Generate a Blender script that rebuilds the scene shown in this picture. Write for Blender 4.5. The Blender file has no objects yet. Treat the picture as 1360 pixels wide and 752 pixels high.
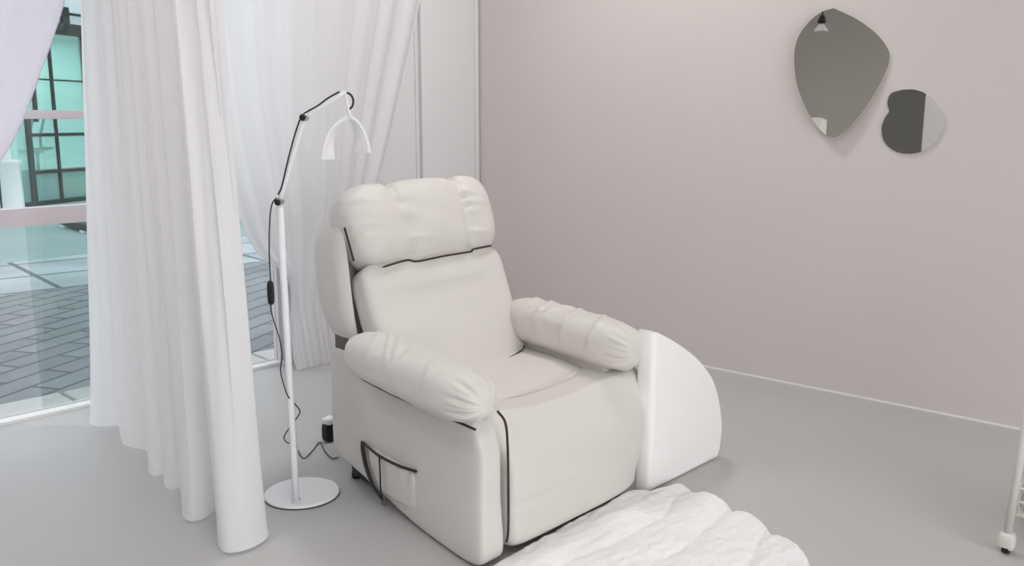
import bpy, bmesh, random
from math import *
from mathutils import Vector, noise
random.seed(4)
S = bpy.context.scene
C = S.collection
# ------------------------------------------------------------------ camera
f_px = 1183.0; PITCH = atan(216 / f_px); H = 1.5; HEAD = radians(40.95)
FW = (cos(HEAD), sin(HEAD)); RT = (sin(HEAD), -cos(HEAD))
def at(x, y, **k):
    """a point of the photograph laid on a real plane of the room (z=, X= or Y=)"""
    u = (x - 680) / f_px; v = (y - 376) / f_px
    fw = cos(PITCH) - v * sin(PITCH); dz = -sin(PITCH) - v * cos(PITCH)
    d = (RT[0]*u + FW[0]*fw, RT[1]*u + FW[1]*fw, dz)
    if 'z' in k: t = (k['z'] - H) / d[2]
    elif 'X' in k: t = k['X'] / d[0]
    elif 'Y' in k: t = k['Y'] / d[1]
    else:                                   # plane through P with normal n
        P, n = k['plane']
        t = ((P[0])*n[0] + (P[1])*n[1]) / (d[0]*n[0] + d[1]*n[1])
    return Vector((d[0]*t, d[1]*t, H + d[2]*t))
cam = bpy.data.objects.new('camera', bpy.data.cameras.new('camera'))
C.objects.link(cam); S.camera = cam
cam.location = (0, 0, H)
cam.rotation_euler = (pi/2 - PITCH, 0, HEAD - pi/2)
cam.data.sensor_width = 36; cam.data.lens = 36 * f_px / 1360
cam.data.clip_start = .05; cam.data.clip_end = 200
S.view_settings.view_transform = 'Standard'; S.view_settings.look = 'None'
S.view_settings.gamma = 1; S.view_settings.exposure = 0.17
try: S.view_settings.use_curve_mapping = False
except Exception: pass
# ------------------------------------------------------------------ materials
def srgb(r, g, b):
    return tuple(((c/255)/12.92 if c/255 <= .04045 else ((c/255+.055)/1.055)**2.4) for c in (r, g, b)) + (1,)
def mat(name, col, rough=.6, metal=0, spec=.4, var=.03, scale=6, bump=0, bscale=200, stretch=None, emit=None, coat=0):
    m = bpy.data.materials.new(name); m.use_nodes = True
    nt = m.node_tree; b = nt.nodes['Principled BSDF']
    b.inputs['Roughness'].default_value = rough; b.inputs['Metallic'].default_value = metal
    b.inputs['Specular IOR Level'].default_value = spec
    b.inputs['Coat Weight'].default_value = coat
    tc = nt.nodes.new('ShaderNodeTexCoord')
    n = nt.nodes.new('ShaderNodeTexNoise'); n.inputs['Scale'].default_value = scale; n.inputs['Detail'].default_value = 5
    nt.links.new(tc.outputs['Object'], n.inputs['Vector'])
    r = nt.nodes.new('ShaderNodeMix'); r.data_type = 'RGBA'
    r.inputs['A'].default_value = tuple(c*(1-var) for c in col[:3]) + (1,)
    r.inputs['B'].default_value = tuple(min(1, c*(1+var)) for c in col[:3]) + (1,)
    nt.links.new(n.outputs['Fac'], r.inputs['Factor']); nt.links.new(r.outputs['Result'], b.inputs['Base Color'])
    if bump:
        n2 = nt.nodes.new('ShaderNodeTexNoise'); n2.inputs['Scale'].default_value = bscale; n2.inputs['Detail'].default_value = 3
        if stretch:
            mp = nt.nodes.new('ShaderNodeMapping'); mp.inputs['Scale'].default_value = stretch
            nt.links.new(tc.outputs['Object'], mp.inputs['Vector']); nt.links.new(mp.outputs['Vector'], n2.inputs['Vector'])
        else: nt.links.new(tc.outputs['Object'], n2.inputs['Vector'])
        bp = nt.nodes.new('ShaderNodeBump'); bp.inputs['Strength'].default_value = bump; bp.inputs['Distance'].default_value = .002
        nt.links.new(n2.outputs['Fac'], bp.inputs['Height']); nt.links.new(bp.outputs['Normal'], b.inputs['Normal'])
    if emit:
        b.inputs['Emission Color'].default_value = emit[0]; b.inputs['Emission Strength'].default_value = emit[1]
    return m
def cloth_mat(name, col, trans=.45, clear=0.0):
    m = mat(name, col, .9, 0, .1, .02, 3, .15, 900)
    nt = m.node_tree; b = nt.nodes['Principled BSDF']; out = nt.nodes['Material Output']
    t = nt.nodes.new('ShaderNodeBsdfTranslucent'); t.inputs['Color'].default_value = col
    mx = nt.nodes.new('ShaderNodeMixShader'); mx.inputs[0].default_value = trans
    nt.links.new(b.outputs[0], mx.inputs[1]); nt.links.new(t.outputs[0], mx.inputs[2])
    last = mx
    if clear:
        tr = nt.nodes.new('ShaderNodeBsdfTransparent'); m2 = nt.nodes.new('ShaderNodeMixShader'); m2.inputs[0].default_value = clear
        nt.links.new(mx.outputs[0], m2.inputs[1]); nt.links.new(tr.outputs[0], m2.inputs[2]); last = m2
    nt.links.new(last.outputs[0], out.inputs[0])
    return m
def glass_mat(name, tint, gloss=.07, milk=0, milkcol=(1,1,1,1)):
    m = bpy.data.materials.new(name); m.use_nodes = True; nt = m.node_tree
    nt.nodes.remove(nt.nodes['Principled BSDF']); out = nt.nodes['Material Output']
    tr = nt.nodes.new('ShaderNodeBsdfTransparent'); tr.inputs[0].default_value = tint
    gl = nt.nodes.new('ShaderNodeBsdfGlossy'); gl.inputs['Roughness'].default_value = .02
    mx = nt.nodes.new('ShaderNodeMixShader'); mx.inputs[0].default_value = gloss
    nt.links.new(tr.outputs[0], mx.inputs[1]); nt.links.new(gl.outputs[0], mx.inputs[2]); last = mx
    if milk:
        df = nt.nodes.new('ShaderNodeBsdfDiffuse'); df.inputs[0].default_value = milkcol
        m2 = nt.nodes.new('ShaderNodeMixShader'); m2.inputs[0].default_value = milk
        nt.links.new(mx.outputs[0], m2.inputs[1]); nt.links.new(df.outputs[0], m2.inputs[2]); last = m2
    nt.links.new(last.outputs[0], out.inputs[0]); return m
def brick_mat(name, c1, c2, mortar, w, h, ms, rot=0, offset=.5, rough=.6):
    m = mat(name, c1, rough); nt = m.node_tree; b = nt.nodes['Principled BSDF']
    tc = nt.nodes.new('ShaderNodeTexCoord'); mp = nt.nodes.new('ShaderNodeMapping'); mp.inputs['Rotation'].default_value = (0, 0, rot)
    br = nt.nodes.new('ShaderNodeTexBrick')
    br.inputs['Color1'].default_value = c1; br.inputs['Color2'].default_value = c2; br.inputs['Mortar'].default_value = mortar
    br.inputs['Scale'].default_value = 1; br.inputs['Brick Width'].default_value = w; br.inputs['Row Height'].default_value = h
    br.inputs['Mortar Size'].default_value = ms; br.offset = offset
    nt.links.new(tc.outputs['Object'], mp.inputs[0]); nt.links.new(mp.outputs[0], br.inputs['Vector'])
    nz = nt.nodes.new('ShaderNodeTexNoise'); nz.inputs['Scale'].default_value = 1.3; nz.inputs['Detail'].default_value = 6
    nt.links.new(tc.outputs['Object'], nz.inputs['Vector'])
    mr = nt.nodes.new('ShaderNodeMapRange'); mr.inputs[1].default_value = .3; mr.inputs[2].default_value = .7; mr.inputs[3].default_value = .78; mr.inputs[4].default_value = 1.12
    nt.links.new(nz.outputs['Fac'], mr.inputs[0])
    mu = nt.nodes.new('ShaderNodeMix'); mu.data_type = 'RGBA'; mu.blend_type = 'MULTIPLY'; mu.inputs['Factor'].default_value = 1
    nt.links.new(br.outputs['Color'], mu.inputs['A']); nt.links.new(mr.outputs[0], mu.inputs['B'])
    nt.links.new(mu.outputs['Result'], b.inputs['Base Color'])
    return m
M = dict(
    floor=mat('floor', srgb(192, 190, 190), .42, spec=.35, var=.015, scale=2),
    wall=mat('wall', srgb(208, 201, 199), .75, var=.012, scale=2, bump=.3, bscale=30, stretch=(.2, 3, .02)),
    wallw=mat('wall_white', srgb(222, 220, 221), .6, var=.01, scale=2),
    ceil=mat('ceiling', srgb(225, 225, 224), .8, var=.01),
    dgrey=mat('grey_board', srgb(120, 118, 112), .7, var=.02),
    grey=mat('grey_wall', srgb(186, 183, 175), .8, var=.02),
    trim=mat('trim', srgb(236, 235, 235), .45, var=.01),
    rail=mat('rail', srgb(214, 206, 210), .5, var=.01),
    leather=mat('leather', srgb(217, 213, 209), .48, spec=.42, var=.02, scale=7, bump=.25, bscale=350),
    seam_gap_shade=mat('seam_gap_shade', srgb(60, 54, 50), .8),  # dark tone for real seams and for shade drawn in cushion gaps
    black=mat('black_plastic', srgb(24, 24, 26), .45, var=.1),
    brown=mat('bracket', srgb(92, 82, 76), .5, var=.1),
    white=mat('white_metal', srgb(243, 243, 246), .35, var=.01),
    white2=mat('white_lacquer', srgb(248, 247, 247), .55, var=.01),
    rug=mat('plush', srgb(249, 247, 248), 1, spec=.05, var=.015, scale=90, bump=.9, bscale=380),
    cord=mat('cord', srgb(45, 45, 48), .5),
    chrome=mat('chrome', srgb(200, 200, 200), .2, 1),
    led=mat('diffuser', srgb(250, 250, 250), .5),
    mirror=mat('mirror_glass', srgb(215, 214, 210), .015, 1, var=0),
    curtain=cloth_mat('sheer_white', srgb(249, 248, 250), .38),
    curtainb=cloth_mat('sheer_white_back', srgb(243, 242, 245), .35),
    curtainl=cloth_mat('sheer_lilac', srgb(236, 232, 240), .3),
    glass=glass_mat('clear_glass', (.97, .98, .98, 1), .05),
    glasst=glass_mat('tinted_glass', srgb(242, 248, 248), .04),
    glassg=glass_mat('green_glass', srgb(214, 236, 232), .05, .35, srgb(176, 212, 208)),
    dgreen=mat('dark_green_metal', srgb(10, 46, 40), .5, var=.1),
    blackg=mat('black_green', srgb(6, 18, 17), .5),
    pave=brick_mat('pavers', srgb(156, 160, 162), srgb(142, 147, 150), srgb(92, 98, 102), .62, .2, .014, radians(-24)),
    pave2=brick_mat('pavers_cross', srgb(156, 160, 162), srgb(142, 147, 150), srgb(92, 98, 102), .5, .3, .016, radians(38)),
    band=brick_mat('pale_paving', srgb(196, 204, 208), srgb(186, 196, 200), srgb(110, 124, 130), 1.1, .9, .03, radians(8), 0),
    far=mat('asphalt', srgb(160, 182, 180), .8, var=.12, scale=1),
    kerb=mat('kerb_stone', srgb(214, 213, 210), .8, var=.08, scale=12, bump=.3, bscale=60),
    facade=mat('facade', srgb(240, 246, 250), .8, var=.03),
    palewall=mat('pale_wall', srgb(228, 238, 238), .8, var=.04),
    trolley=mat('cream_metal', srgb(214, 212, 206), .4, var=.03),
    blue=mat('navy_plastic', srgb(34, 40, 70), .3),
    clearp=mat('pale_plastic', srgb(205, 208, 210), .3),
)
# ------------------------------------------------------------------ helpers
def link(name, me, m=None, parent=None, smooth=True):
    o = bpy.data.objects.new(name, me); C.objects.link(o)
    if m: me.materials.append(m)
    if smooth:
        for p in me.polygons: p.use_smooth = True
    if parent:
        o.parent = parent
        root = parent
        off = Vector(parent.location)
        while root.parent: root = root.parent; off += Vector(root.location)
        me.transform(__import__('mathutils').Matrix.Translation(-off))
    return o
def from_bm(name, bm, m, parent=None, smooth=True):
    bmesh.ops.recalc_face_normals(bm, faces=bm.faces)
    me = bpy.data.meshes.new(name); bm.to_mesh(me); bm.free()
    return link(name, me, m, parent, smooth)
def tag(o, label=None, cat=None, group=None, kind=None):
    if label: o['label'] = label
    if cat: o['category'] = cat
    if group: o['group'] = group
    if kind: o['kind'] = kind
    return o
def thing(name, label, cat, loc, group=None):
    o = bpy.data.objects.new(name, None); C.objects.link(o); o.location = loc; o.empty_display_size = .1
    return tag(o, label, cat, group)
def box(bm, a, b, T=None, bev=0):
    """axis box a..b, optionally mapped through T(x,y,z)"""
    r = bmesh.ops.create_cube(bm, size=1)
    vs = r['verts']
    for v in vs:
        v.co = Vector([(a[i]+b[i])/2 + v.co[i]*(b[i]-a[i]) for i in range(3)])
    if bev:
        es = list({e for v in vs for e in v.link_edges})
        rb = bmesh.ops.bevel(bm, geom=es, offset=bev, segments=3, affect='EDGES', profile=.6)
        vs = list({v for fc in rb['faces'] for v in fc.verts} | {v for v in vs if v.is_valid})
    if T:
        for v in vs: v.co = Vector(T(*v.co))
    return bm
def bx(name, a, b, m, parent=None, T=None, bev=0, kind=None):
    bm = bmesh.new(); box(bm, a, b, T, bev)
    o = from_bm(name, bm, m, parent, smooth=False)
    if bev:
        for p in o.data.polygons: p.use_smooth = True
        try: o.data.set_sharp_from_angle(angle=radians(35))
        except Exception: pass
    if kind: o['kind'] = kind
    return o
def catmull(pts, n=8):
    P = [Vector(p) for p in pts]; P = [P[0]*2-P[1]] + P + [P[-1]*2-P[-2]]; out = []
    for i in range(1, len(P)-2):
        for k in range(n):
            t = k/n
            out.append(.5*((2*P[i]) + (P[i+1]-P[i-1])*t + (2*P[i-1]-5*P[i]+4*P[i+1]-P[i+2])*t*t + (3*P[i]-P[i-1]-3*P[i+1]+P[i+2])*t**3))
    out.append(P[-2]); return out
def tube(bm, pts, r, seg=12):
    rings = []; n = len(pts); pts = [Vector(p) for p in pts]
    up = None
    for i, p in enumerate(pts):
        d = (pts[min(i+1, n-1)] - pts[max(i-1, 0)]).normalized()
        if up is None:
            up = Vector((0, 0, 1)) if abs(d.z) < .9 else Vector((1, 0, 0))
        a = (up - d*up.dot(d)).normalized(); up = a; b = d.cross(a)
        rr = r[i] if isinstance(r, (list, tuple)) else r
        rings.append([bm.verts.new(p + a*rr*cos(2*pi*k/seg) + b*rr*sin(2*pi*k/seg)) for k in range(seg)])
    for i in range(n-1):
        for k in range(seg):
            bm.faces.new((rings[i][k], rings[i][(k+1) % seg], rings[i+1][(k+1) % seg], rings[i+1][k]))
    bm.faces.new(rings[0][::-1]); bm.faces.new(rings[-1])
def tb(name, pts, r, m, parent=None, seg=12):
    bm = bmesh.new(); tube(bm, pts, r, seg); return from_bm(name, bm, m, parent)
def disc(bm, c, prof, seg=64):
    """lathe: prof is a list of (radius, z)"""
    rings = []
    for r, z in prof:
        if r <= 1e-6: rings.append([bm.verts.new((c[0], c[1], c[2]+z))])
        else: rings.append([bm.verts.new((c[0]+r*cos(2*pi*k/seg), c[1]+r*sin(2*pi*k/seg), c[2]+z)) for k in range(seg)])
    for A, B in zip(rings, rings[1:]):
        for k in range(seg):
            k2 = (k+1) % seg
            if len(A) == 1 and len(B) == 1: continue
            if len(A) == 1: bm.faces.new((A[0], B[k], B[k2]))
            elif len(B) == 1: bm.faces.new((A[k], A[k2], B[0]))
            else: bm.faces.new((A[k], A[k2], B[k2], B[k]))
def soft(name, n, pw, fn, m, parent=None, levels=0):
    """a rounded solid: a finely divided cube pushed to a superquadric of power pw, then shaped by fn(a,b,c)->world"""
    bm = bmesh.new(); bmesh.ops.create_cube(bm, size=2)
    bmesh.ops.subdivide_edges(bm, edges=bm.edges[:], cuts=n, use_grid_fill=True)
    for v in bm.verts:
        x, y, z = v.co
        # spread the grid towards the edges for smoother roundings
        x, y, z = [sin(c*pi/2*.86)/sin(pi/2*.86) for c in (x, y, z)]
        if isinstance(pw, tuple):
            q = pw
        else: q = (pw, pw, pw)
        s = 1.0
        lo, hi = .3, 1.0
        for _ in range(22):
            s = (lo+hi)/2
            val = abs(x*s)**q[0] + abs(y*s)**q[1] + abs(z*s)**q[2]
            if val > 1: hi = s
            else: lo = s
        v.co = Vector(fn(x*s, y*s, z*s))
    return from_bm(name, bm, m, parent)
def sheet(name, rows, m, parent=None):
    bm = bmesh.new(); V = [[bm.verts.new(p) for p in r] for r in rows]
    for A, B in zip(V, V[1:]):
        for i in range(len(A)-1): bm.faces.new((A[i], A[i+1], B[i+1], B[i]))
    me = bpy.data.meshes.new(name); bm.to_mesh(me); bm.free()
    return link(name, me, m, parent)
def poly(name, pts, thick_vec, m, parent=None, bev=0):
    bm = bmesh.new(); t = Vector(thick_vec)
    A = [bm.verts.new(p) for p in pts]; B = [bm.verts.new(Vector(p)+t) for p in pts]
    n = len(pts); fa = bm.faces.new(A); bm.faces.new(B[::-1])
    for i in range(n): bm.faces.new((A[i], A[(i+1) % n], B[(i+1) % n], B[i]))
    if bev:
        es = [e for e in bm.edges if (e.verts[0] in A) == (e.verts[1] in A)]
        bmesh.ops.bevel(bm, geom=es, offset=bev, segments=4, affect='EDGES', profile=.5)
    o = from_bm(name, bm, m, parent)
    try: o.data.set_sharp_from_angle(angle=radians(40))
    except Exception: pass
    return o
def lerp(a, b, t): return a+(b-a)*t
def sm(a, b, x): t = min(1, max(0, (x-a)/(b-a))); return t*t*(3-2*t)
def nz(x, y=0, z=0): return noise.noise(Vector((x, y, z)))
# ------------------------------------------------------------------ the room
XW = 4.806; XB = -3.0; YF = -3.0; ZC = 3.6
def yw(x): return 4.78 - .0545*x                       # line of the window wall (not quite square to the room)
def WW(x, o, z): return (x + o*.0545, yw(x) + o, z)    # x along the wall, o outwards, z up
def struct(o): o['kind'] = 'structure'; return o
poly('floor', [(XB, YF, 0), (XW, YF, 0), WW(XW, 0.02, 0), WW(XB, 0.02, 0)], (0, 0, -.06), M['floor'])['kind'] = 'structure'
poly('ceiling', [(XB-.15, YF-.15, ZC), (XW+.15, YF-.15, ZC), WW(XW+.15, .15, ZC), WW(XB-.15, .15, ZC)], (0, 0, .1), M['ceil'])['kind'] = 'structure'
bx('wall_right', (XW, YF-.15, -.06), (XW+.15, yw(XW)+.15, ZC), M['wall'], kind='structure')
bx('wall_left', (XB-.15, YF-.15, -.06), (XB, yw(XB)+.15, ZC), M['grey'], kind='structure')
# front wall, with a wide shop window behind the camera
bm = bmesh.new()
box(bm, (XB, YF-.15, -.06), (-2.4, YF, ZC)); box(bm, (3.2, YF-.15, -.06), (XW, YF, ZC)); box(bm, (-2.4, YF-.15, 2.8), (3.2, YF, ZC)); box(bm, (-2.4, YF-.15, -.06), (3.2, YF, .35))
struct(from_bm('wall_front', bm, M['wallw'], smooth=False))
bm = bmesh.new()
for x in (-2.4, -.55, 1.3, 3.13): box(bm, (x, YF-.1, .35), (x+.07, YF-.04, 2.8))
box(bm, (-2.33, YF-.1, .35), (3.13, YF-.04, .42)); box(bm, (-2.33, YF-.1, 2.73), (3.13, YF-.04, 2.8))
struct(from_bm('window_3', bm, M['trim'], smooth=False))
# window wall: solid from x=3.16 to the corner, header above, open glazing left of it
XO = 3.16
bm = bmesh.new()
box(bm, (XO, 0, -.06), (XW, .14, ZC), WW); box(bm, (-2.2, 0, 2.75), (XO, .14, ZC), WW); box(bm, (XB, 0, -.06), (-2.2, .14, ZC), WW)
struct(from_bm('wall_back', bm, M['wallw'], smooth=False))
bx('trim_1', (4.27, -.035, 0), (XW-.004, -.001, ZC-.002), M['wallw'], T=WW, bev=.004, kind='structure')      # boxed panel beside the corner
bx('trim_2', (4.235, -.012, 0), (4.25, -.001, ZC-.002), M['wallw'], T=WW, kind='structure')
bx('trim_3', (XW-.045, -.045, 0), (XW-.01, -.036, ZC-.002), M['wallw'], T=WW, bev=.003, kind='structure')
bx('baseboard_right', (XW-.008, YF+.002, 0.0), (XW-.0005, yw(XW)-.06, .010), M['trim'], kind='structure')
# glazing
win = bpy.data.objects.new('window_1', None); C.objects.link(win); win.location = WW(1.0, .05, 0); win['kind'] = 'structure'
bx('lower_rail', (-2.2, .02, .982), (XO, .09, 1.072), M['rail'], win, WW, .004)
bx('upper_rail', (-2.2, .02, 1.507), (XO, .09, 1.55), M['rail'], win, WW, .004)
bx('sill_track', (-2.2, .0, -.02), (XO, .07, .018), M['trim'], win, WW, .004)
bx('frame_side', (XO-.035, .02, .018), (XO, .09, 2.75), M['rail'], win, WW)
bx('frame_side', (-2.2, .02, .018), (-2.165, .09, 2.75), M['rail'], win, WW)
bx('glass', (-2.165, .05, .02), (XO-.035, .056, 2.75), M['glass'], win, WW)
pe = at(46, 320, Y=4.67).x
w2 = bpy.data.objects.new('window_2', None); C.objects.link(w2); w2.location = WW(2.2, .1, 0); w2['kind'] = 'structure'
bx('glass', (pe, .1, .02), (2.95, .106, 2.75), M['glasst'], w2, WW)
bx('track', (-2.2, .095, -.02), (XO, .12, .016), M['rail'], w2, WW)
# black tieback knot and bunched white fabric of the window curtain
lt = thing('curtain_tieback', 'small black tieback knot with bunched white fabric behind lamp pole', 'tieback', at(381, 380, Y=yw(3.15)-.02))
a = at(377, 359, Y=yw(3.1)-.02); b = at(389, 372, Y=yw(3.1)-.02)
soft('tie_knot', 4, 5, lambda p, q, r: ((a.x+b.x)/2+p*.028, a.y+.02+q*.014, (a.z+b.z)/2+r*.022 - p*.012), M['black'], lt)
a2 = at(378, 372, Y=yw(3.1)-.02); b2 = at(388, 402, Y=yw(3.1)-.02)
soft('body', 6, 3, lambda p, q, r: ((a2.x+b2.x)/2+p*.024*(1-.15*r), a2.y+.025+q*.016, (a2.z+b2.z)/2+r*.06+.003*sin(9*p)), M['clearp'], lt)

# ------------------------------------------------------------------ outside
def ground(name, pts, m, z=-.05):
    o = poly(name, [(p[0], p[1], z) for p in pts], (0, 0, -.1), m); o['kind'] = 'structure'; return o
ground('pavement', [WW(-8, .5, 0), WW(9, .5, 0), (9, 8.6, 0), (-8, 8.6, 0)], M['pave'])
ground('paving_band', [(-8, 8.6), (9, 8.6), (11, 10.6), (-8, 10.6)], M['band'])
ground('street', [(-14, 10.6), (30, 10.6), (30, 34), (-14, 34)], M['far'])
kb = bmesh.new()
x = -2.4
while x < 6:
    box(kb, (x, .13, -.14), (x+.375, .5, -.03), WW, .012); x += .4
tag(from_bm('kerb', kb, M['kerb'], smooth=False), kind='structure')
bx('threshold', (-3, .1, -.14), (6, .158, -.035), M['kerb'], T=WW, kind='structure')
# shop front across the street, on its own line
pA = at(28, 276, z=-.05); pB = at(108, 267, z=-.05)
dS = (pB - pA); dS.z = 0; dS.normalize(); nS = Vector((-dS.y, dS.x, 0))
def SF(px, py, off=0):
    p = at(px, py, plane=(pA, nS)); return p + nS*off
def sp(x, z, off=0): q = pA + dS*x + nS*off; return Vector((q.x, q.y, z))
def sx(px, py): return (SF(px, py) - pA).dot(dS)
def sz(px, py): return SF(px, py).z
def SB(x, o, z): q = pA + dS*x + nS*o; return (q.x, q.y, z)
shop = thing('shop_building', 'pale shop building across the street with green tinted glass front', 'building', tuple(sp(1, -.05)))
jl = sx(46, 220); ml = sx(83, 220); top = sz(90, 40); R0 = 6.0
bx('facade', (-7, .05, top+.12), (R0+6, .5, 9), M['facade'], shop, SB)
bx('side_wall', (-7, .05, -.05), (jl-.45, .5, top+.12), M['palewall'], shop, SB)
bx('glass_front', (jl-.45, .1, -.05), (R0, .12, top), M['glassg'], shop, SB)
bx('jamb', (jl-.05, .04, -.05), (jl+.05, .098, sz(46, 162)+.1), M['dgreen'], shop, SB)
bx('sill', (sx(28, 272), -.02, -.05), (R0, .18, sz(60, 267)), M['dgreen'], shop, SB)
bx('lintel', (sx(74, 40), 0, top-.09), (R0, .16, top+.12), M['dgreen'], shop, SB)
for n_, ym, h_, x0 in (('crossbar', 179, .03, jl), ('crossbar', 228, .03, jl), ('crossbar', 106, .014, sx(50, 106))):
    z_ = sz(72, ym); bx(n_, (x0, .06, z_-h_), (R0, .098, z_+h_), M['blackg'], shop, SB)
bx('mullion', (ml-.026, .055, 0), (ml+.026, .098, top), M['blackg'], shop, SB)
bx('mullion', (sx(49, 130)-.02, .02, sz(49, 162)), (sx(49, 130)+.02, .1, sz(49, 106)), M['blackg'], shop, SB)
bx('mullion', (sx(126, 200)-.026, .01, 0), (sx(126, 200)+.026, .15, top), M['blackg'], shop, SB)
# inside of the shop
bx('interior_wall', (jl-1, 2.6, -.05), (R0+2, 2.7, top+.3), M['palewall'], shop, SB)
bx('interior_ceiling', (jl-1, .5, top+.12), (R0+2, 2.6, top+.2), M['palewall'], shop, SB)
bx('interior_floor', (jl-1, .2, -.06), (R0+2, 2.6, -.0), M['palewall'], shop, SB)
bx('counter', (jl, .5, 0), (R0, .9, sz(70, 226)), M['white2'], shop, SB)
# clamp with rod above the glass
zc = sz(80, 26)
cl = thing('glass_clamp', 'dark green bracket with thin rod above the shop glass', 'bracket', SB(sx(82, 26), -.02, zc))
u = sx(90, 26) - sx(70, 26); x0 = sx(71, 26)
bm = bmesh.new()
box(bm, (x0, -.03, zc+.06), (x0+u, .04, zc+.24), SB); box(bm, (x0+.05, -.03, zc-.22), (x0+u*.8, .04, zc-.06), SB); box(bm, (x0+u*.55, -.03, zc-.24), (x0+u, .04, zc+.24), SB)
from_bm('bracket', bm, M['dgreen'], cl, False)
tb('rod', [SB(x0+u, -.04, zc+.12), SB(x0+u+1.2, -.04, zc+.12)], .025, M['dgreen'], cl)
# stool seen through the glass
st = thing('bar_stool', 'curved black tube chair with pale seat behind the shop glass', 'stool', SB(sx(68, 200), .35, sz(68, 226)))
for dx in (0, .26):
    zb = sz(68, 198); zt = sz(60, 160)
    pts = catmull([SB(sx(60, 180)+dx+.12, .33, zt+.12), SB(sx(60, 180)+dx, .33, (zt+zb)/2+.1), SB(sx(60, 180)+dx-.06, .33, zb+.1), SB(sx(60, 180)+dx+.05, .36, zb), SB(sx(60, 180)+dx+.3, .42, zb)])
    tb('back_tube', pts, .026, M['blackg'], st)
bx('seat', (sx(62, 197), .3, sz(68, 204)), (sx(76, 197), .7, sz(68, 199)), M['white2'], st, SB, .02)
tb('leg', [SB(sx(68, 200), .34, sz(68, 204)), SB(sx(68, 200), .34, sz(68, 226))], .03, M['chrome'], st)
# column and grey post left of the glass
bm = bmesh.new(); cpt = at(19, 281, z=-.05); hc = at(19, 212, plane=(cpt, nS)).z
disc(bm, (cpt.x, cpt.y, -.05), [(0, 0), (.2, 0), (.2, .05), (.17, .08), (.16, hc-.05), (.19, hc), (.19, hc+.05), (0, hc+.05)], 32)
tag(from_bm('bollard', bm, M['palewall']), 'thick white round post left of the green glass front', 'post')
q = at(3, 280, z=-.05); hq = at(3, 222, plane=(q, nS)).z
for i, dx in enumerate((0, .09)):
    bm = bmesh.new(); tube(bm, [(q.x+dx, q.y, -.05), (q.x+dx*.6, q.y, hq)], .02, 8)
    tag(from_bm('thin_pole', bm, M['cord']), ('outer' if i == 0 else 'inner') + ' of two thin dark poles left of the white post', 'pole')
# dark low bar lying on the street
q = at(97, 304, z=-.05)
wsb = thing('wheel_stop', 'dark low bar lying on the street outside, near the curtain edge', 'wheel stop', (q.x, q.y, -.05))
e1 = at(84, 300, z=-.05); e2 = at(124, 311, z=-.05)
dd = (e2-e1); L_ = dd.length; dd.normalize(); nn = Vector((-dd.y, dd.x, 0))
def WS(a_, b_, c_): r = e1 + dd*a_ + nn*b_; return (r.x, r.y, -.05+c_)
bx('bar', (0, -.07, .03), (L_, .07, .12), M['black'], wsb, WS, .02)
bx('foot', (.12, -.09, 0), (.3, .09, .035), M['trim'], wsb, WS, .005); bx('foot', (L_-.3, -.09, 0), (L_-.12, .09, .035), M['trim'], wsb, WS, .005)

# ------------------------------------------------------------------ curtains
ZT = 3.18
def curtain_track(name, pts, label):
    bm = bmesh.new(); tube(bm, pts, .012)
    for k in (.05, .5, .95):
        p = Vector(pts[0]).lerp(Vector(pts[1]), k); tube(bm, [p, (p.x, p.y, ZC)], .006, 8)
    t = from_bm(name, bm, M['trim']); return tag(t, label, 'curtain rail')
# partition curtain hanging free in the room
hem_px = [(119, 563), (126, 567), (140, 568), (156, 567), (160, 572), (163, 588), (172, 594), (186, 597), (196, 600), (198, 612), (200, 630), (209, 633), (217, 632), (219, 640), (221, 648), (230, 652), (240, 651), (242, 668), (245, 688), (256, 693), (272, 689), (287, 681), (289, 700), (291, 724), (300, 734), (318, 733), (338, 726), (355, 714), (352, 700), (345, 694)]
hem = catmull([at(px, py, z=.012) for px, py in hem_px], 6)
N = len(hem)
cumul = [0]
for i in range(1, N): cumul.append(cumul[-1] + (hem[i]-hem[i-1]).length)
rows = []
K = 44
for j in range(K+1):
    t = j/K; z = .012 + (ZT-.012)*t
    row = []
    for i in range(N):
        s = cumul[i]/cumul[-1]
        s2 = .55*s + .45*(i/(N-1))
        tx = 2.06 + (1.74-2.06)*s2; ty = 4.46 + (2.90-4.46)*s2
        tx += .04*sin(2*pi*13*s2) + .015*sin(2*pi*31*s2); ty += .02*cos(2*pi*13*s2)
        k = t**.85
        k2 = min(1, max(0, k))
        X = hem[i].x*(1-k2) + tx*k2; Y = hem[i].y*(1-k2) + ty*k2
        X += .006*nz(i*.15, z*1.3, 3)
        row.append((X, Y, z))
    rows.append(row)
cu = thing('curtain', 'long white sheer curtain hanging free from ceiling beside the floor lamp', 'curtain', (1.75, 3.5, 0), 'sheer white curtains')
sheet('cloth', rows, M['curtain'], cu)
hp = [Vector(p) + Vector((0, 0, .004)) for p in hem]
tb('hem', hp, .0035, M['curtain'], cu, 6)
curtain_track('curtain_rail', [(2.07, 4.50, ZT+.0125), (1.73, 2.86, ZT+.0125)], 'white ceiling rail above the free hanging curtain')
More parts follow.
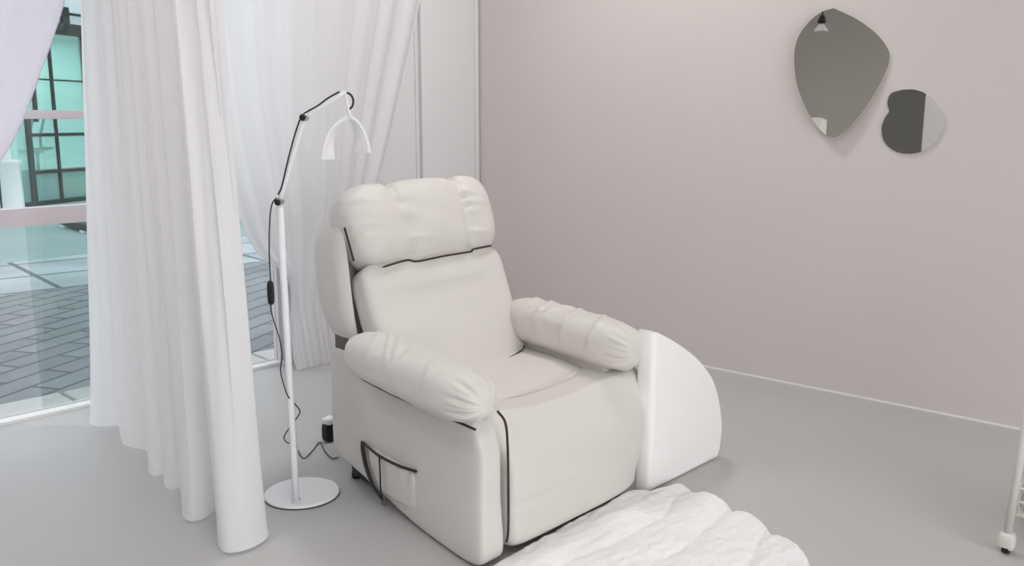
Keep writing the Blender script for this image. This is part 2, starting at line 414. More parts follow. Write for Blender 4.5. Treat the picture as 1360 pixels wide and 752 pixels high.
# curtain gathered across the window, behind the lamp
YC = 4.42
def edgecurve(pxs):
    return catmull([at(px, py, Y=YC) for px, py in pxs], 10)
def edge_at(curve, z):
    for a_, b_ in zip(curve, curve[1:]):
        if (a_.z - z)*(b_.z - z) <= 0 and a_.z != b_.z:
            t = (z - a_.z)/(b_.z - a_.z); return a_.x + (b_.x-a_.x)*t
    return curve[0].x if abs(curve[0].z-z) < abs(curve[-1].z-z) else curve[-1].x
Lc = edgecurve([(225, -260), (240, -60), (262, 60), (288, 190), (318, 290), (334, 325), (352, 345), (372, 358), (384, 372), (387, 400), (386, 440), (391, 480), (394, 490)])
Rc = edgecurve([(592, -330), (570, -80), (558, 0), (530, 130), (505, 235), (484, 300), (462, 350), (448, 385), (444, 410), (447, 440), (452, 485), (452, 492)])
zb = at(420, 490, Y=YC).z
rows = []; K = 90; N = 150
tie = at(420, 385, Y=YC).z
Ls = edgecurve([(225, -260), (262, 60), (300, 200), (335, 300), (362, 380), (380, 440), (391, 492)])
for j in range(K+1):
    z = zb + (ZT-zb)*j/K
    l = max(edge_at(Lc, z), 2.22 if z > 2.6 else 0); r = edge_at(Rc, z); w_ = r-l
    row = []
    for i in range(N+1):
        s = i/N
        fold = sin(2*pi*8*s + 1.6*sin(s*7)) + .3*sin(2*pi*17*s+2)
        amp = .013*lerp(.3, 1, sm(.45, 1.5, z))
        # loose ends fold softly
        y = YC + amp*fold + .02*nz(s*4, z*.9, 1)
        zz = z
        if j == 0: zz = z + .012*sin(2*pi*4*s)
        xs = edge_at(Ls, z); xx = lerp(l + w_*s, xs + (r-xs)*s, sm(0, .4, s)) + .006*w_*cos(2*pi*9*s)
        row.append((xx, y, max(.004, zz)))
    rows.append(row)
cv = thing('curtain', 'white sheer curtain gathered to a point, across window behind lamp and chair', 'curtain', (3.2, YC, 0), 'sheer white curtains')
sheet('cloth', rows, M['curtainb'], cv)
tb('hem', [Vector(r[-1]) for r in rows], .004, M['curtainb'], cv, 6)
tb('hem', [Vector(r[0]) for r in rows], .003, M['curtainb'], cv, 6)
curtain_track('curtain_rail', [(-2.0, YC, ZT+.0125), (1.95, YC+.0, ZT+.0125)], 'white ceiling rail along the window wall, left piece')
curtain_track('curtain_rail', [(2.25, YC, ZT+.0125), (4.55, YC, ZT+.0125)], 'white ceiling rail along the window wall, right piece')
# left curtain drawn aside
Rl = edgecurve([(150, -330), (100, -80), (83, 0), (68, 50), (52, 95), (36, 140), (20, 178), (2, 208), (-30, 250), (-60, 300), (-70, 380), (-75, 600)])
rows = []; K = 60; N = 90
for j in range(K+1):
    z = .015 + (ZT-.015)*j/K
    r = min(edge_at(Rl, z), 1.92); l = -.6 + .25*max(0, 1-abs(z-1.05)/1.0)
    row = []
    for i in range(N+1):
        s = i/N
        y = YC - .02 + .03*sin(2*pi*8*s + .6*nz(z, 2)) + .012*sin(2*pi*19*s)
        row.append((l + (r-l)*s, y, z))
    rows.append(row)
cw_ = thing('curtain', 'white sheer curtain drawn aside at the far left over the window', 'curtain', (.4, YC, 0), 'sheer white curtains')
sheet('cloth', rows, M['curtainl'], cw_)
tb('hem', [Vector(r[-1]) for r in rows], .004, M['curtainl'], cw_, 6)

# ------------------------------------------------------------------ recliner
O = (2.03, 1.90); wa = radians(-2); da = radians(11)
Wd = (cos(wa), sin(wa)); Dd = (sin(da), cos(da))
def L(w, d, z): return Vector((O[0]+Wd[0]*w+Dd[0]*d, O[1]+Wd[1]*w+Dd[1]*d, z))
ch = thing('recliner', 'cream leather recliner armchair with puffy armrests and lobed headrest', 'armchair', tuple(L(.47, .55, 0)))
lea = M['leather']
def wr(x, y, z, s=1): return nz(x*s, y*s, z*s)
# black plinth and glides
bx('plinth', (.05, .07, .015), (.86, 1.0, .09), M['black'], ch, T=L, bev=.01)
for w_, d_ in ((.08, .12), (.8, .12), (.04, .95), (.8, .95)):
    bm = bmesh.new(); c_ = L(w_+.03, d_+.03, 0); disc(bm, (c_.x, c_.y, 0), [(0, 0), (.025, 0), (.025, .02), (0, .02)], 20); from_bm('foot_glide', bm, M['black'], ch)
# side panels
def side_panel(w0, w1, d0, d1):
    def fn(a, b, c):
        w = lerp(w0, w1, (a+1)/2); d = lerp(d0, d1, (b+1)/2); t = (c+1)/2
        ztop = lerp(.54, .58, sm(0, 1, (b+1)/2)); zbot = .006 + .085*sm(.25, 1, (b+1)/2)
        z = lerp(zbot, ztop, t)
        # front edge leans back at the shoulder
        d += .05*sm(.72, 1, t)*sm(.3, -1, b)
        w += -.016*sm(.6, 0, t)*sm(.6, -1, b)*(a < 0); d += -.02*sm(.5, 0, t)*sm(.3, -1, b)
        ztop_ = 0
        w += (.006*wr(d*3, z*3, 1)) + (-.010*(1-b*b)*(1-(2*t-1)**2))*(1 if a < 0 else 0)
        return L(w, d, z)
    return fn
soft('side_panel', 22, (7, 14, 12), side_panel(0.0, .115, 0.0, 1.10), lea, ch)
soft('side_panel', 22, (7, 14, 12), side_panel(.84, .935, .10, 1.10), lea, ch)
# dark welt running down the front seam of the arm
pts = catmull([L(.108, .03, .535), L(.118, -.002, .50), L(.121, -.012, .42), L(.121, -.016, .25), L(.118, -.018, .12), L(.114, -.014, .075)])
tb('piping_or_gap_shade', pts, .0045, M['seam_gap_shade'], ch, 8)
# front panel / folded footrest with rounded top
def front_fn(a, b, c):
    u = (a+1)/2; t = (c+1)/2
    w = lerp(.125, .982, u)
    zt = .522 - .060*(1-a*a) - .012*(a < 0)*a*a
    z = lerp(.022, zt, t)
    d = lerp(.0, .30, (b+1)/2)
    if b < 0:
        # rolled front: upper half slopes back towards the seat
        d += .10*sm(.55, 1, t)**1.5 * (-b) * (1-.75*sm(.7, 1, u))
        d += -.030*sin(pi*min(1, t*1.02))*(-b) - .014*(-b)*sm(.5, 0, t)
        cr = (z-.190)/.012
        d += .008*exp(-cr*cr)*(-b)*sm(1, .1, u)        # crease across the footrest
        d += -.012*sm(.2, .05, t)*(-b)
    d += .02*(a**2)**2*(1 if b < 0 else 0)*(1 if a > 0 else .2)
    w += -.062*sm(.6, 0, t)*sm(.35, 1, u)*1.2
    d += .004*wr(w*4, z*4, 2)
    return L(w, d, z)
soft('footrest', 40, (16, 6, 14), front_fn, lea, ch)
# moulded hand grip, a small curved tuck at the right of the footrest
pts = catmull([L(.80, .016, .292), L(.815, .012, .305), L(.835, .016, .308), L(.852, .022, .300)], 5)
tb('pull_tab', pts, .004, lea, ch, 8)
# seat cushion
def seat_fn(a, b, c):
    w = lerp(.125, .85, (a+1)/2); d = lerp(.225, .76, (b+1)/2)
    z = lerp(.30, .495, (c+1)/2)
    if c > 0:
        z += -.02*(1-a*a)*c + .018*(1-b*b)*c + .004*wr(w*5, d*5, 3)
    return L(w, d, z)
soft('seat_cushion', 30, (6, 9, 7), seat_fn, lea, ch)
pts = catmull([L(.12, .25, .470), L(.3, .238, .476), L(.5, .236, .472), L(.66, .238, .482), L(.76, .24, .487)])
tb('piping_or_gap_shade', pts, .0035, M['leather'], ch, 8)
# armrest pads: stuffed rolls with gathered ends
CR = {1: [(.62, .16, .050, .020), (.70, .20, .045, .022), (.52, .10, .035, .018), (.42, -.05, .025, .02), (.34, .12, .03, .018), (.80, .15, .022, .02)],
      -1: [(.80, .05, .040, .020), (.68, .06, .045, .018), (.56, -.03, .045, .020), (.45, .05, .040, .018), (.33, -.06, .045, .018), (.25, .06, .04, .016)]}
def pad_fn(w_f, w_r, d_f, d_r, zf, zr, hw, hh, seed, side):
    def fn(a, b, c):
        s = (b+1)/2
        w = lerp(w_f, w_r, s); d = lerp(d_f, d_r, s); z = lerp(zf, zr, s)
        full = 1 - .10*sm(.25, 0, s) - .06*sm(.8, 1, s)
        g = 1.0
        th = atan2(c, a)
        # pleats gathered around the front end
        endp = sm(.17, .02, s)
        g += endp*(.07*sin(th*10 + seed*1.7) + .045*sin(th*19+seed))*sm(0, .5, abs(a)+abs(c))
        # diagonal drag wrinkles over the top
        rid = sin((s*26 + a*4.0 + 2.6*wr(s*4, a*2, seed)) )
        g += (.030+.03*wr(s*3, a*2, seed+5))*max(0, rid)**3*sm(.05, .3, s)*sm(1.0, .65, s)*sm(-.3, .4, c)
        g += .028*wr(s*5+seed, a*1.4, c*1.4) + .012*wr(s*13, a*3+seed, c*3)
        for s0, sl, am, wd in CR[side]:
            x_ = s - s0 - sl*a - .05*a*a - .012*nz(a*3, s0*9)
            g += am*exp(-(x_/wd)**2)*sm(-.35, .25, c)
            g -= .7*am*exp(-((x_-1.9*wd)/wd)**2)*sm(-.35, .25, c)
        if c < 0: cz = c*.9
        else: cz = c
        return L(w + a*hw*full*g, d, z + cz*hh*full*g)
    return fn
soft('armrest', 84, (2.5, 6.5, 2.5), pad_fn(.012, -.022, -.03, .80, .588, .620, .112, .094, 1.0, 1), lea, ch)
soft('armrest', 84, (2.6, 8, 2.6), pad_fn(.895, .874, .0, .80, .588, .612, .108, .102, 4.3, -1), lea, ch)
# dark tube painting the shade in the crease under the left roll
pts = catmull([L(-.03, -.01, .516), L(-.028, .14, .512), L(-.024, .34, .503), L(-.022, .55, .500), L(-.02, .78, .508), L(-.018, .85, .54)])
tb('piping_or_gap_shade', pts, .0045, M['seam_gap_shade'], ch, 8)
# dark tube as painted shade between seat and back, to the right roll
pts = catmull([L(.30, .585, .487), L(.5, .578, .484), L(.65, .585, .490), L(.76, .602, .503), L(.785, .612, .52)])
tb('piping_or_gap_shade', pts, [.0015]+[.0035]*(len(pts)-2)+[.0015], M['seam_gap_shade'], ch, 8)
# back: shell, lower cushion, headrest
def shell_fn(a, b, c):
    t = (c+1)/2
    w = lerp(-.012, .885, (a+1)/2); z = lerp(.52, 1.135, t)
    dfr = lerp(.83, .94, t); dbk = lerp(1.11, 1.245, sm(0, .55, t)) - .08*sm(.75, 1, t)
    if b < 0: dfr += .13*sm(.90, .84, abs(a))
    d = lerp(dfr, dbk, (b+1)/2)
    w += (.02*sm(.35, 0, t))*(1 if a < 0 else -1)
    return L(w, d, z)
soft('back_shell', 46, (5, 4.2, 4.5), shell_fn, lea, ch)
def lower_fn(a, b, c):
    t = (c+1)/2
    hwid = lerp(.388, .408, t)
    w = .452 + a*hwid
    # spine of the front face
    d = lerp(.60, .862, t); z = lerp(.43, .950, t)
    nx, nzv = -.88, .48
    off = -b                      # +1 front
    thick = .085
    bulge = .028*(1-a*a)*sin(pi*min(1, max(0, t)))
    k = off*thick - thick + (bulge if off > 0 else 0)
    k += .005*wr(a*3, t*4, 5)*(off > 0)
    return L(w, d + nx*k, z + nzv*k)
soft('back_cushion', 34, (9, 5, 9), lower_fn, lea, ch)
G = (-.36, .50)
def head_fn(a, b, c):
    t = (c+1)/2
    hwid = lerp(.395, .432, sm(0, .8, t))
    w = .456 - .008*t + a*hwid
    # path: lower edge forward, bulging, rolling back at the top
    d = lerp(.835, .975, t) + .05*t*t; z = lerp(.925, 1.258, t)
    ang = lerp(-.88, -.80, t); nz_ = sqrt(1-ang*ang)
    off = -b
    groove = sum(exp(-((a-g_)/.045)**2) for g_ in G)
    lob = 0
    for lo_, hi_ in ((-1, G[0]), (G[0], G[1]), (G[1], 1)):
        if lo_ <= a <= hi_:
            m_ = (a-lo_)/(hi_-lo_); lob = (4*m_*(1-m_))**.45
    bul = .034*lob*(sin(pi*(.12+.80*t)))**.7
    thick = .10
    k = off*thick - thick*.9
    if off > -.3:
        kk = sm(-.3, .6, off)
        k += kk*(bul - .008*groove)
        # gathers fanning out from the grooves and left seam
        for g_ in (-1.0, G[0], G[1]):
            x_ = (a-g_)
            if x_ > 0: k += kk*.009*sin(24*t + 5*wr(g_*3, t*5, 1)+x_*9)*exp(-x_/.16)*sm(0, .03, x_)
            else: k += kk*.0035*sin(22*t+2)*exp(x_/.06)
        k += kk*.006*wr(a*4, t*4, 9)
    topd = -.006*groove*sm(.7, 1, t) + .006*lob*sm(.6, 1, t)
    return L(w, d + ang*k, z + nz_*k + topd + .010*a*sm(.5, 1, t))
soft('headrest', 52, (5.5, 3.2, 4.2), head_fn, lea, ch)
# dark tubes painting the shade under the headrest and between shell and cushions
pts = catmull([L(.12, .80, .925), L(.24, .795, .940), L(.30, .79, .930), L(.45, .785, .937), L(.60, .788, .938), L(.62, .79, .946), L(.75, .806, .948)])
tb('piping_or_gap_shade', pts, [.002]+[.0045]*(len(pts)-2)+[.0015], M['seam_gap_shade'], ch, 8)
pts = catmull([L(.020, .935, 1.08), L(.030, .915, 1.01), L(.034, .89, .95)])
tb('piping_or_gap_shade', pts, .0045, M['seam_gap_shade'], ch, 8)
# metal hinge under the back
bx('hinge_bracket', (.012, .93, .555), (.04, 1.04, .63), M['brown'], ch, T=L, bev=.004)
# side pocket with dark mouth, strap and thin cord
def pocket_fn(a, b, c):
    d = lerp(.39, .77, (b+1)/2); t = (c+1)/2; z = lerp(.085, .235, t)
    w = -.012 - (.016 if a < 0 else -.004)*(1-b*b)*(.5+.5*t)
    if a < 0: w += .004*sin(b*16+c*2)*sm(-.8, .4, c)
    return L(w + a*.006, d, z)
sp_ = soft('side_pocket', 18, (4, 8, 8), pocket_fn, lea, ch)
pts = catmull([L(-.019, .375, .245), L(-.034, .48, .240), L(-.038, .62, .238), L(-.026, .76, .245)])
tb('pocket_mouth', pts, .0055, M['black'], sp_, 8)
pts = catmull([L(-.030, .755, .25), L(-.036, .745, .22), L(-.040, .715, .16), L(-.038, .67, .10), L(-.028, .615, .055)])
bm = bmesh.new(); rr = []
for i, p in enumerate(pts):
    t = i/(len(pts)-1); r_ = .018*(.8+.4*sin(pi*t)); dv = Vector((Dd[0], Dd[1], 0)); wv = Vector((Wd[0], Wd[1], 0))
    rr.append([bm.verts.new(p + dv*r_*cos(k*pi/4) + wv*.005*sin(k*pi/4)) for k in range(8)])
for A_, B_ in zip(rr, rr[1:]):
    for k in range(8): bm.faces.new((A_[k], A_[(k+1) % 8], B_[(k+1) % 8], B_[k]))
bm.faces.new(rr[0]); bm.faces.new(rr[-1])
tag(from_bm('pull_strap', bm, M['black'], ch), 'wide black strap')
pts = catmull([L(-.040, .61, .236), L(-.044, .60, .18), L(-.042, .60, .10), L(-.036, .59, .062)])
tb('release_cord', pts, .0032, M['black'], ch, 8)
soft('cord_stop', 4, 3, lambda a, b, c: L(-.036+a*.010, .588+b*.014, .056+c*.012), M['brown'], ch)

# ------------------------------------------------------------------ rounded white side block
def side_block():
    x0, x1, top_ = 2.957, 3.465, .70
    pts = []
    def yf(x): return .006 + 1.815 + (1.79-1.815)*(x-x0)/(x1-x0)
    prof = [at(px, py, Y=1.80) for px, py in [(871, 438), (885, 446), (900, 455), (915, 466), (930, 480), (945, 502), (951, 520), (955, 540), (957, 562), (956, 580), (954, 596), (950, 612)]]
    prof = [(p.x, max(p.z, 0)) for p in prof]
    prof = [(2.957, 0.0), (2.957, .68)] + [(p.x, p.z) for p in catmull([Vector((a_, b_, 0)) for a_, b_ in prof], 3) for p in [Vector((p.x, 0, max(0, p.y)))]]
    prof = [(x, z) for i, (x, z) in enumerate(prof) if i < 2 or x > 2.962]
    o_ = poly('side_block', [(x, yf(x), z) for x, z in prof], (0, .085, 0), M['white2'], bev=.022)
    for p in o_.data.polygons:
        if len(p.vertices) > 4: p.use_smooth = False
    return o_
tag(side_block(), 'smooth white quarter round side block standing right of the armchair', 'side table')

# ------------------------------------------------------------------ plush rug
def rug():
    bm = bmesh.new(); NX, NY = 240, 190
    x0, y0, y1 = 1.35, .25, 1.878
    V = []
    pr_ = [(.2, 1.7), (.6, 2.25), (.85, 2.55), (1.04, 2.74), (1.185, 2.84), (1.4, 2.95), (1.6, 3.02), (1.74, 3.03), (1.785, 2.885), (1.9, 2.86)]
    def prof_(y):
        for (a_, b_), (c_, d_) in zip(pr_, pr_[1:]):
            if a_ <= y <= c_: return lerp(b_, d_, (y-a_)/(c_-a_))
        return 2.9
    pitch = .20
    for j in range(NY+1):
        y = lerp(y0, y1, j/NY)
        ph = (y - 1.86)/pitch
        fr = ph - floor(ph)
        lobe = sqrt(max(0, 1-(2*fr-1)**2))
        xr = prof_(y) + .05*lobe + .012*nz(y*9, 1)
        row = []
        for i in range(NX+1):
            s = i/NX; x = lerp(x0, xr, s)
            yy = y + .022*sin(x*7.5+1) + .035*nz(x*4, y*4, 2)
            ph2 = (yy - 1.86)/pitch; fr2 = ph2-floor(ph2)
            ridge = sqrt(max(0, 1-(2*fr2-1)**2))
            e = min((xr-x)/.04, (y1-y)/.025, (y-y0)/.03, (x-x0)/.03); e = min(1, max(0, e)); e = sqrt(1-(1-e)**2)
            z = .004 + e*(.018 + .019*ridge**.8 + .006*nz(x*14, y*30, 1) + .004*nz(x*45, y*60, 4))
            row.append(bm.verts.new((x, y + (.012*sin(x*16)+.01*nz(x*9, 3) if j == NY else 0), z)))
        V.append(row)
    for A_, B_ in zip(V, V[1:]):
        for i in range(NX): bm.faces.new((A_[i], A_[i+1], B_[i+1], B_[i]))
    # underside
    bot = [bm.verts.new((v.co.x, v.co.y, 0.001)) for v in (V[0][0], V[0][-1], V[-1][-1], V[-1][0])]
    return from_bm('plush_rug', bm, M['rug'])
tag(rug(), 'thick white plush rug with wavy tufted ribs on floor before the armchair', 'rug')

# ------------------------------------------------------------------ floor lamp
PB = Vector((1.945, 2.82, 0)); nF = Vector((FW[0], FW[1], 0)); rR = Vector((RT[0], RT[1], 0))
def LP(px, py, off=0): return at(px, py, plane=(PB, nF)) + nF*off
lamp = thing('floor_lamp', 'thin white jointed floor lamp with half moon head and round base', 'floor lamp', (2.02, 2.885, 0))
bm = bmesh.new(); disc(bm, (2.02, 2.885, 0), [(0, 0), (.146, 0), (.15, .003), (.15, .010), (.146, .014), (0, .014)], 80)
bs = from_bm('base', bm, M['white'], lamp)
try: bs.data.set_sharp_from_angle(angle=radians(40))
except Exception: pass
bm = bmesh.new(); disc(bm, (2.02, 2.885, 0), [(.1505, .0005), (.1525, .0015), (.1525, .004), (.1505, .005)], 80); from_bm('base_rim', bm, M['cord'], lamp)
J1 = LP(371, 268); J2 = LP(404, 156); J3 = LP(459, 122); J4 = LP(464, 150)
def segs(a_, b_, n_=6): return [a_.lerp(b_, i/n_) for i in range(n_+1)]
tb('pole', segs(PB+Vector((0, 0, .012)), J1-Vector((0, 0, .02))), .0135, M['white'], lamp)
bm = bmesh.new(); disc(bm, (PB.x, PB.y, .013), [(.0136, 0), (.019, 0), (.019, .008), (.0136, .010)], 24); from_bm('pole_collar', bm, M['clearp'], lamp)
tb('arm', segs(J1, J2), .0095, M['white'], lamp)
tb('arm', segs(J2, J3), .0065, M['white'], lamp)
for J in (J1, J2):
    o = tb('joint', [J - nF*.02, J + nF*.02], .014, M['chrome'], lamp, 24)
    tb('knob', [J - nF*.028, J - nF*.0205], .011, M['black'], o, 20)
# small hoop that carries the head
hoop = [J3.lerp(J4, .45) + rR*(.024*sin(t_)) + Vector((0, 0, .030*cos(t_))) - rR*.002 for t_ in [pi*k/14 - .15 for k in range(15)]]
tb('hoop', hoop, .004, M['cord'], lamp, 8)
tb('neck', [J3, J3.lerp(J4, .5), J4, LP(465, 158)], .005, M['white'], lamp, 10)
# half moon band
arc_px = [(427, 212), (429, 196), (434, 180), (442, 167), (453, 158), (465, 154), (476, 160), (484, 172), (490, 187), (493, 203)]
arc = catmull([LP(px, py) for px, py in arc_px], 5)
cen = sum((Vector(p) for p in arc), Vector())/len(arc)
bm = bmesh.new(); rings = []
for i, p in enumerate(arc):
    d_ = (arc[min(i+1, len(arc)-1)] - arc[max(i-1, 0)]).normalized()
    t = i/(len(arc)-1)
    wv = (nF*.055 + rR*lerp(.030, -.062, t))
    nrm = d_.cross(nF).normalized()
    if nrm.dot(cen - p) < 0: nrm = -nrm
    rings.append([bm.verts.new(q) for q in (p, p+nrm*.010, p+wv+nrm*.010, p+wv)])
for A_, B_ in zip(rings, rings[1:]):
    for k in range(4): bm.faces.new((A_[k], A_[(k+1) % 4], B_[(k+1) % 4], B_[k]))
bm.faces.new(rings[0]); bm.faces.new(rings[-1][::-1])
hd = from_bm('lamp_head', bm, M['white'], lamp, smooth=False)
bm = bmesh.new(); rings = []
for i, p in enumerate(arc[2:-2]):
    i += 2
    d_ = (arc[i+1] - arc[i-1]).normalized(); t = i/(len(arc)-1)
    wv = (nF*.055 + rR*lerp(.030, -.062, t)); nrm = d_.cross(nF).normalized()
    if nrm.dot(cen - p) < 0: nrm = -nrm
    rings.append([bm.verts.new(q) for q in (p+wv*.15+nrm*.0105, p+wv*.15+nrm*.013, p+wv*.85+nrm*.013, p+wv*.85+nrm*.0105)])
for A_, B_ in zip(rings, rings[1:]):
    for k in range(4): bm.faces.new((A_[k], A_[(k+1) % 4], B_[(k+1) % 4], B_[k]))
bm.faces.new(rings[0]); bm.faces.new(rings[-1][::-1])
tag(from_bm('diffuser', bm, M['led'], hd, smooth=False), 'pale light strip, switched off')
# cable: along the arms, down beside the pole with inline switch, over the floor
off = -.016
def CP(px, py, o=off): return LP(px, py, o)
tb('cable', catmull([CP(452, 122), CP(436, 131), CP(424, 140), CP(410, 148), CP(404, 152), CP(400, 158), CP(392, 182), CP(384, 212), CP(376, 246), CP(371, 258)], 5), .0032, M['cord'], lamp, 6)
cab2 = tb('cable', catmull([CP(370, 262, -.03), CP(363, 270), CP(360, 290), CP(359, 330), CP(361, 374)], 6), .0026, M['cord'], lamp, 6)
soft('inline_switch', 6, 4, lambda a, b, c: LP(361, 388, off) + rR*a*.0125 + nF*b*.008 + Vector((0, 0, c*.046)), M['black'], cab2)
cpts = [CP(361, 403), CP(362, 414), CP(366, 428), CP(370, 440), CP(373, 450), CP(376, 470), CP(374, 490), CP(377, 505), CP(384, 524, -.02), CP(391, 542, .03), CP(396, 550, .03), CP(391, 560, .03), CP(382, 572, -.02), CP(379, 580, -.02), CP(384, 586, -.02)]
fl = [(394, 592), (397, 601), (404, 609), (414, 600), (425, 588), (431, 599), (441, 609), (450, 607)]
cpts += [at(px, py, z=.005) for px, py in fl]
tb('cable', catmull(cpts, 5), .0026, M['cord'], lamp, 6)

# power adapter standing behind the chair
pc = at(438, 586, z=0)
pw_ = thing('power_adapter', 'small black power adapter with white cap on floor behind armchair', 'power adapter', (pc.x, pc.y, 0))
soft('body', 8, 5, lambda a, b, c: (pc.x + a*.032 + b*.0, pc.y + b*.025, .048 + c*.045), M['black'], pw_)
soft('cap', 8, 3, lambda a, b, c: (pc.x + a*.034, pc.y + b*.028, .103 + c*.018 + .003*sin(a*5)), M['white2'], pw_)

# ------------------------------------------------------------------ mirrors on the right wall
def mirror(name, px, yaw, lean, label):
    P = catmull([at(a_, b_, X=XW-.03) for a_, b_ in px + [px[0]]], 8)[:-1]
    c = sum(P, Vector())/len(P)
    root = thing(name, label, 'mirror', (XW-.02, c.y, c.z), 'wall mirrors')
    ty, tz = tan(radians(yaw)), tan(radians(lean))
    def off(p): return (p.y-c.y)*ty + (p.z-c.z)*tz
    hi = max(abs(off(p)) for p in P)
    base = XW - .012 - hi
    pts = [Vector((base + off(p), p.y, p.z)) for p in P]
    poly('backing', [p + Vector((.0045, 0, 0)) for p in pts], (.006, 0, 0), M['trim'], root)
    poly('mirror_glass', pts, (.004, 0, 0), M['mirror'], root)
    return root
BIG = [(1108, 11), (1135, 24), (1160, 42), (1176, 62), (1180, 78), (1173, 100), (1155, 135), (1134, 164), (1117, 179), (1107, 182), (1092, 172), (1075, 145), (1063, 112), (1059, 78), (1063, 52), (1076, 31), (1092, 17)]
SMALL = [(1197, 119), (1213, 119), (1229, 125), (1245, 141), (1253, 160), (1246, 181), (1231, 197), (1212, 204), (1190, 202), (1174, 190), (1169, 172), (1174, 156), (1179, 148), (1177, 136), (1182, 124)]
mirror('wall_mirror', BIG, -7, 2, 'larger pebble shaped frameless mirror, high on the right wall')
mirror('wall_mirror', SMALL, 0, 0, 'smaller kidney shaped mirror, lower right of the larger one')
# behind the camera: what the mirrors show
cb = thing('tall_cabinet', 'tall plain white cabinet, seen in the wall mirrors', 'cabinet', (0, 2.75, 0))
CABX = 0
bx('body', (CABX-.4, 2.60, .0), (CABX, 2.84, 1.85), M['white2'], cb, bev=.004)
pl = thing('pendant_light', 'small pendant light with dark socket, seen in the larger mirror', 'pendant light', (2.0, 2.375, ZC))
tb('cord', [(2.0, 2.375, ZC-.005), (2.0, 2.375, 2.52)], .006, M['cord'], pl, 8)
bm = bmesh.new(); disc(bm, (2.0, 2.375, 2.47), [(0, .06), (.02, .06), (.035, .01), (.03, .0), (0, .0)], 24); from_bm('socket', bm, M['black'], pl)
bm = bmesh.new(); disc(bm, (2.0, 2.375, 2.41), [(.02, .05), (.05, .01), (.058, -.01), (.052, -.012), (.02, .035)], 32); from_bm('lamp_shade', bm, M['clearp'], pl)
bd = bx('mirror_dark_board', (-2.96, 3.5, 0), (-2.9, 4.75, 2.2), M['dgrey'], bev=.004); tag(bd, 'unseen dark grey board added to darken the smaller mirror', 'board')  # added board, darkens what the smaller mirror reflects
# unseen glowing ceiling panels, added to brighten the room
for i, (x_, y_, w_) in enumerate(((.6, .2, 'nearest the front window'), (3.5, 2.9, 'above the armchair'), (0.2, 3.2, 'nearest the left wall'))):
    t_ = thing('added_ceiling_light', 'added unseen square white ceiling panel ' + w_, 'added ceiling light', (x_, y_, ZC), 'added ceiling panels')
    bx('frame', (x_-.32, y_-.32, ZC-.03), (x_+.32, y_+.32, ZC-.001), M['trim'], t_, bev=.004)
    dm = mat('added_panel_glow', srgb(255, 255, 255), .5, emit=((1, .985, .96, 1), 2.0))
    bx('diffuser', (x_-.29, y_-.29, ZC-.034), (x_+.29, y_+.29, ZC-.0305), dm, t_)

# ------------------------------------------------------------------ trolley at the right edge
tr = thing('trolley', 'cream metal trolley on castors at the right edge of the picture', 'trolley', (3.55, .42, 0))
def leg(x_, y_, xt, yt, zt=.86):
    lg = tb('leg', [(x_, y_, .075), (xt, yt, zt)], .014, M['trolley'], tr, 14)
    cs = tb('castor', [(x_, y_-.011, .026), (x_, y_+.011, .026)], .0255, M['black'], lg, 24)
    soft('castor_fork', 6, 4, lambda a, b, c: (x_+a*.027, y_+b*.027, .047+c*.031), M['trolley'], lg)
LX, LY = 3.345, .598
leg(LX, LY, 3.50, .585); leg(LX+.36, LY, 3.66, .585); leg(LX, LY-.42, 3.50, LY-.40); leg(LX+.36, LY-.42, 3.66, LY-.40)
def tray(z0, inset):
    bm = bmesh.new(); xa, xb, ya, yb = LX+inset, LX+.36-inset, LY-.405, LY-.012
    box(bm, (xa, ya, z0), (xb, yb, z0+.006))
    for zz in (z0, z0+.05, z0+.10):
        for p_, q_ in (((xa, ya), (xb, ya)), ((xb, ya), (xb, yb)), ((xb, yb), (xa, yb)), ((xa, yb), (xa, ya))):
            tube(bm, [(p_[0], p_[1], zz), (q_[0], q_[1], zz)], .005, 8)
    n_ = 9
    for k in range(n_+1):
        xk = lerp(xa, xb, k/n_)
        for yy in (ya, yb): tube(bm, [(xk, yy, z0), (xk, yy, z0+.10)], .003, 6)
        yk = lerp(ya, yb, k/n_)
        for xx in (xa, xb): tube(bm, [(xx, yk, z0), (xx, yk, z0+.10)], .003, 6)
    from_bm('basket', bm, M['trolley'], tr, smooth=False)
tray(.135, .035); tray(.47, .09); tray(.76, .12)
bt = thing('bottle', 'small pale bottle with navy cap in the bottom trolley basket', 'bottle', (LX+.085, LY-.05, .142))
bm = bmesh.new(); disc(bm, (LX+.085, LY-.05, .142), [(0, 0), (.026, 0), (.028, .01), (.028, .07), (.012, .085), (0, .085)], 24); from_bm('body', bm, M['clearp'], bt)
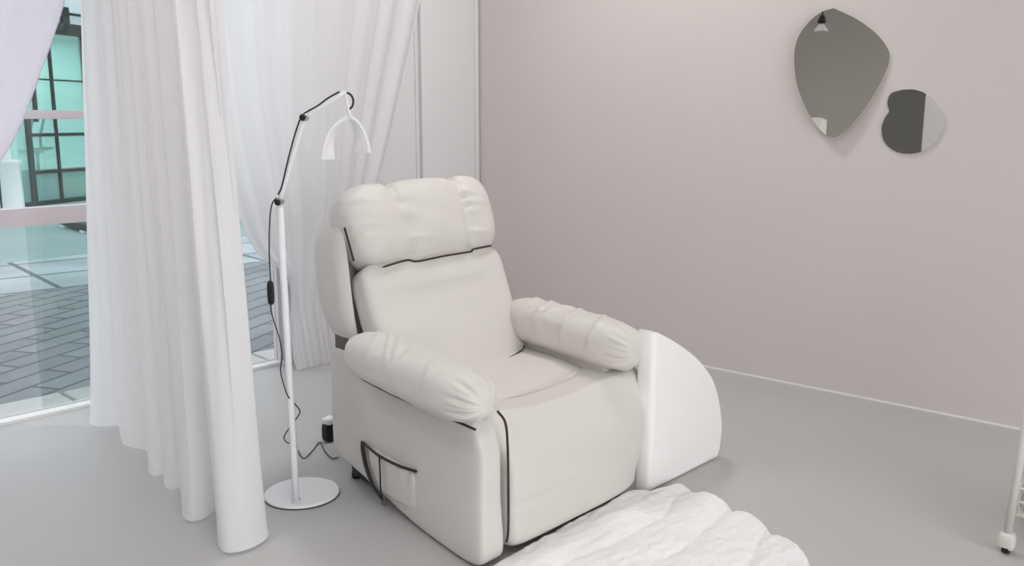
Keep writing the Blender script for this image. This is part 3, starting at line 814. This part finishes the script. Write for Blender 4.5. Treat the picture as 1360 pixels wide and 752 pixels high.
bm = bmesh.new(); disc(bm, (LX+.085, LY-.05, .226), [(0, 0), (.016, 0), (.018, .012), (.014, .026), (0, .028)], 20); from_bm('cap', bm, M['blue'], bt)

# ------------------------------------------------------------------ light
W = bpy.data.worlds.new('sky'); S.world = W; W.use_nodes = True
bg = W.node_tree.nodes['Background']
tcw = W.node_tree.nodes.new('ShaderNodeTexCoord'); sepw = W.node_tree.nodes.new('ShaderNodeSeparateXYZ'); rw = W.node_tree.nodes.new('ShaderNodeValToRGB')
W.node_tree.links.new(tcw.outputs['Generated'], sepw.inputs[0]); W.node_tree.links.new(sepw.outputs['Z'], rw.inputs[0]); W.node_tree.links.new(rw.outputs[0], bg.inputs[0])
rw.color_ramp.elements[0].color = (.93, .95, .97, 1); rw.color_ramp.elements[1].color = (.84, .90, .96, 1)
bg.inputs[1].default_value = 1.25
def area(name, loc, target, sx_, sy_, power, col=(1, 1, 1)):
    l = bpy.data.lights.new(name, 'AREA'); l.shape = 'RECTANGLE'; l.size = sx_; l.size_y = sy_; l.energy = power; l.color = col
    o = bpy.data.objects.new(name, l); C.objects.link(o); o.location = loc
    o.rotation_euler = (Vector(target)-Vector(loc)).to_track_quat('-Z', 'Z').to_euler(); return o
# daylight through the window wall, and through the wide window behind the camera
area('daylight_side', (.9, 4.95, 1.5), (.9, 0, 1.2), 4.0, 2.4, 13, (.97, .985, 1))
area('daylight_front', (.7, YF+.05, 1.55), (1.2, 3, 1.0), 4.4, 2.2, 90, (1, .985, .975))
area('added_panel_a', (.6, .2, ZC-.04), (.6, .2, 0), .56, .56, 13, (1, .98, .95))  # this and the next two: lamps of the added, unseen ceiling panels
area('added_panel_b', (3.5, 2.9, ZC-.04), (3.5, 2.9, 0), .56, .56, 25, (1, .98, .95))
area('added_panel_c', (.2, 3.2, ZC-.04), (.2, 3.2, 0), .56, .56, 13, (1, .98, .95))
area('shop_fill', SB(3.2, 1.6, top+.05), SB(3.2, 1.6, 0), 5, 1.2, 165, (.95, 1, .98))  # unseen light added to brighten the shop behind its glass
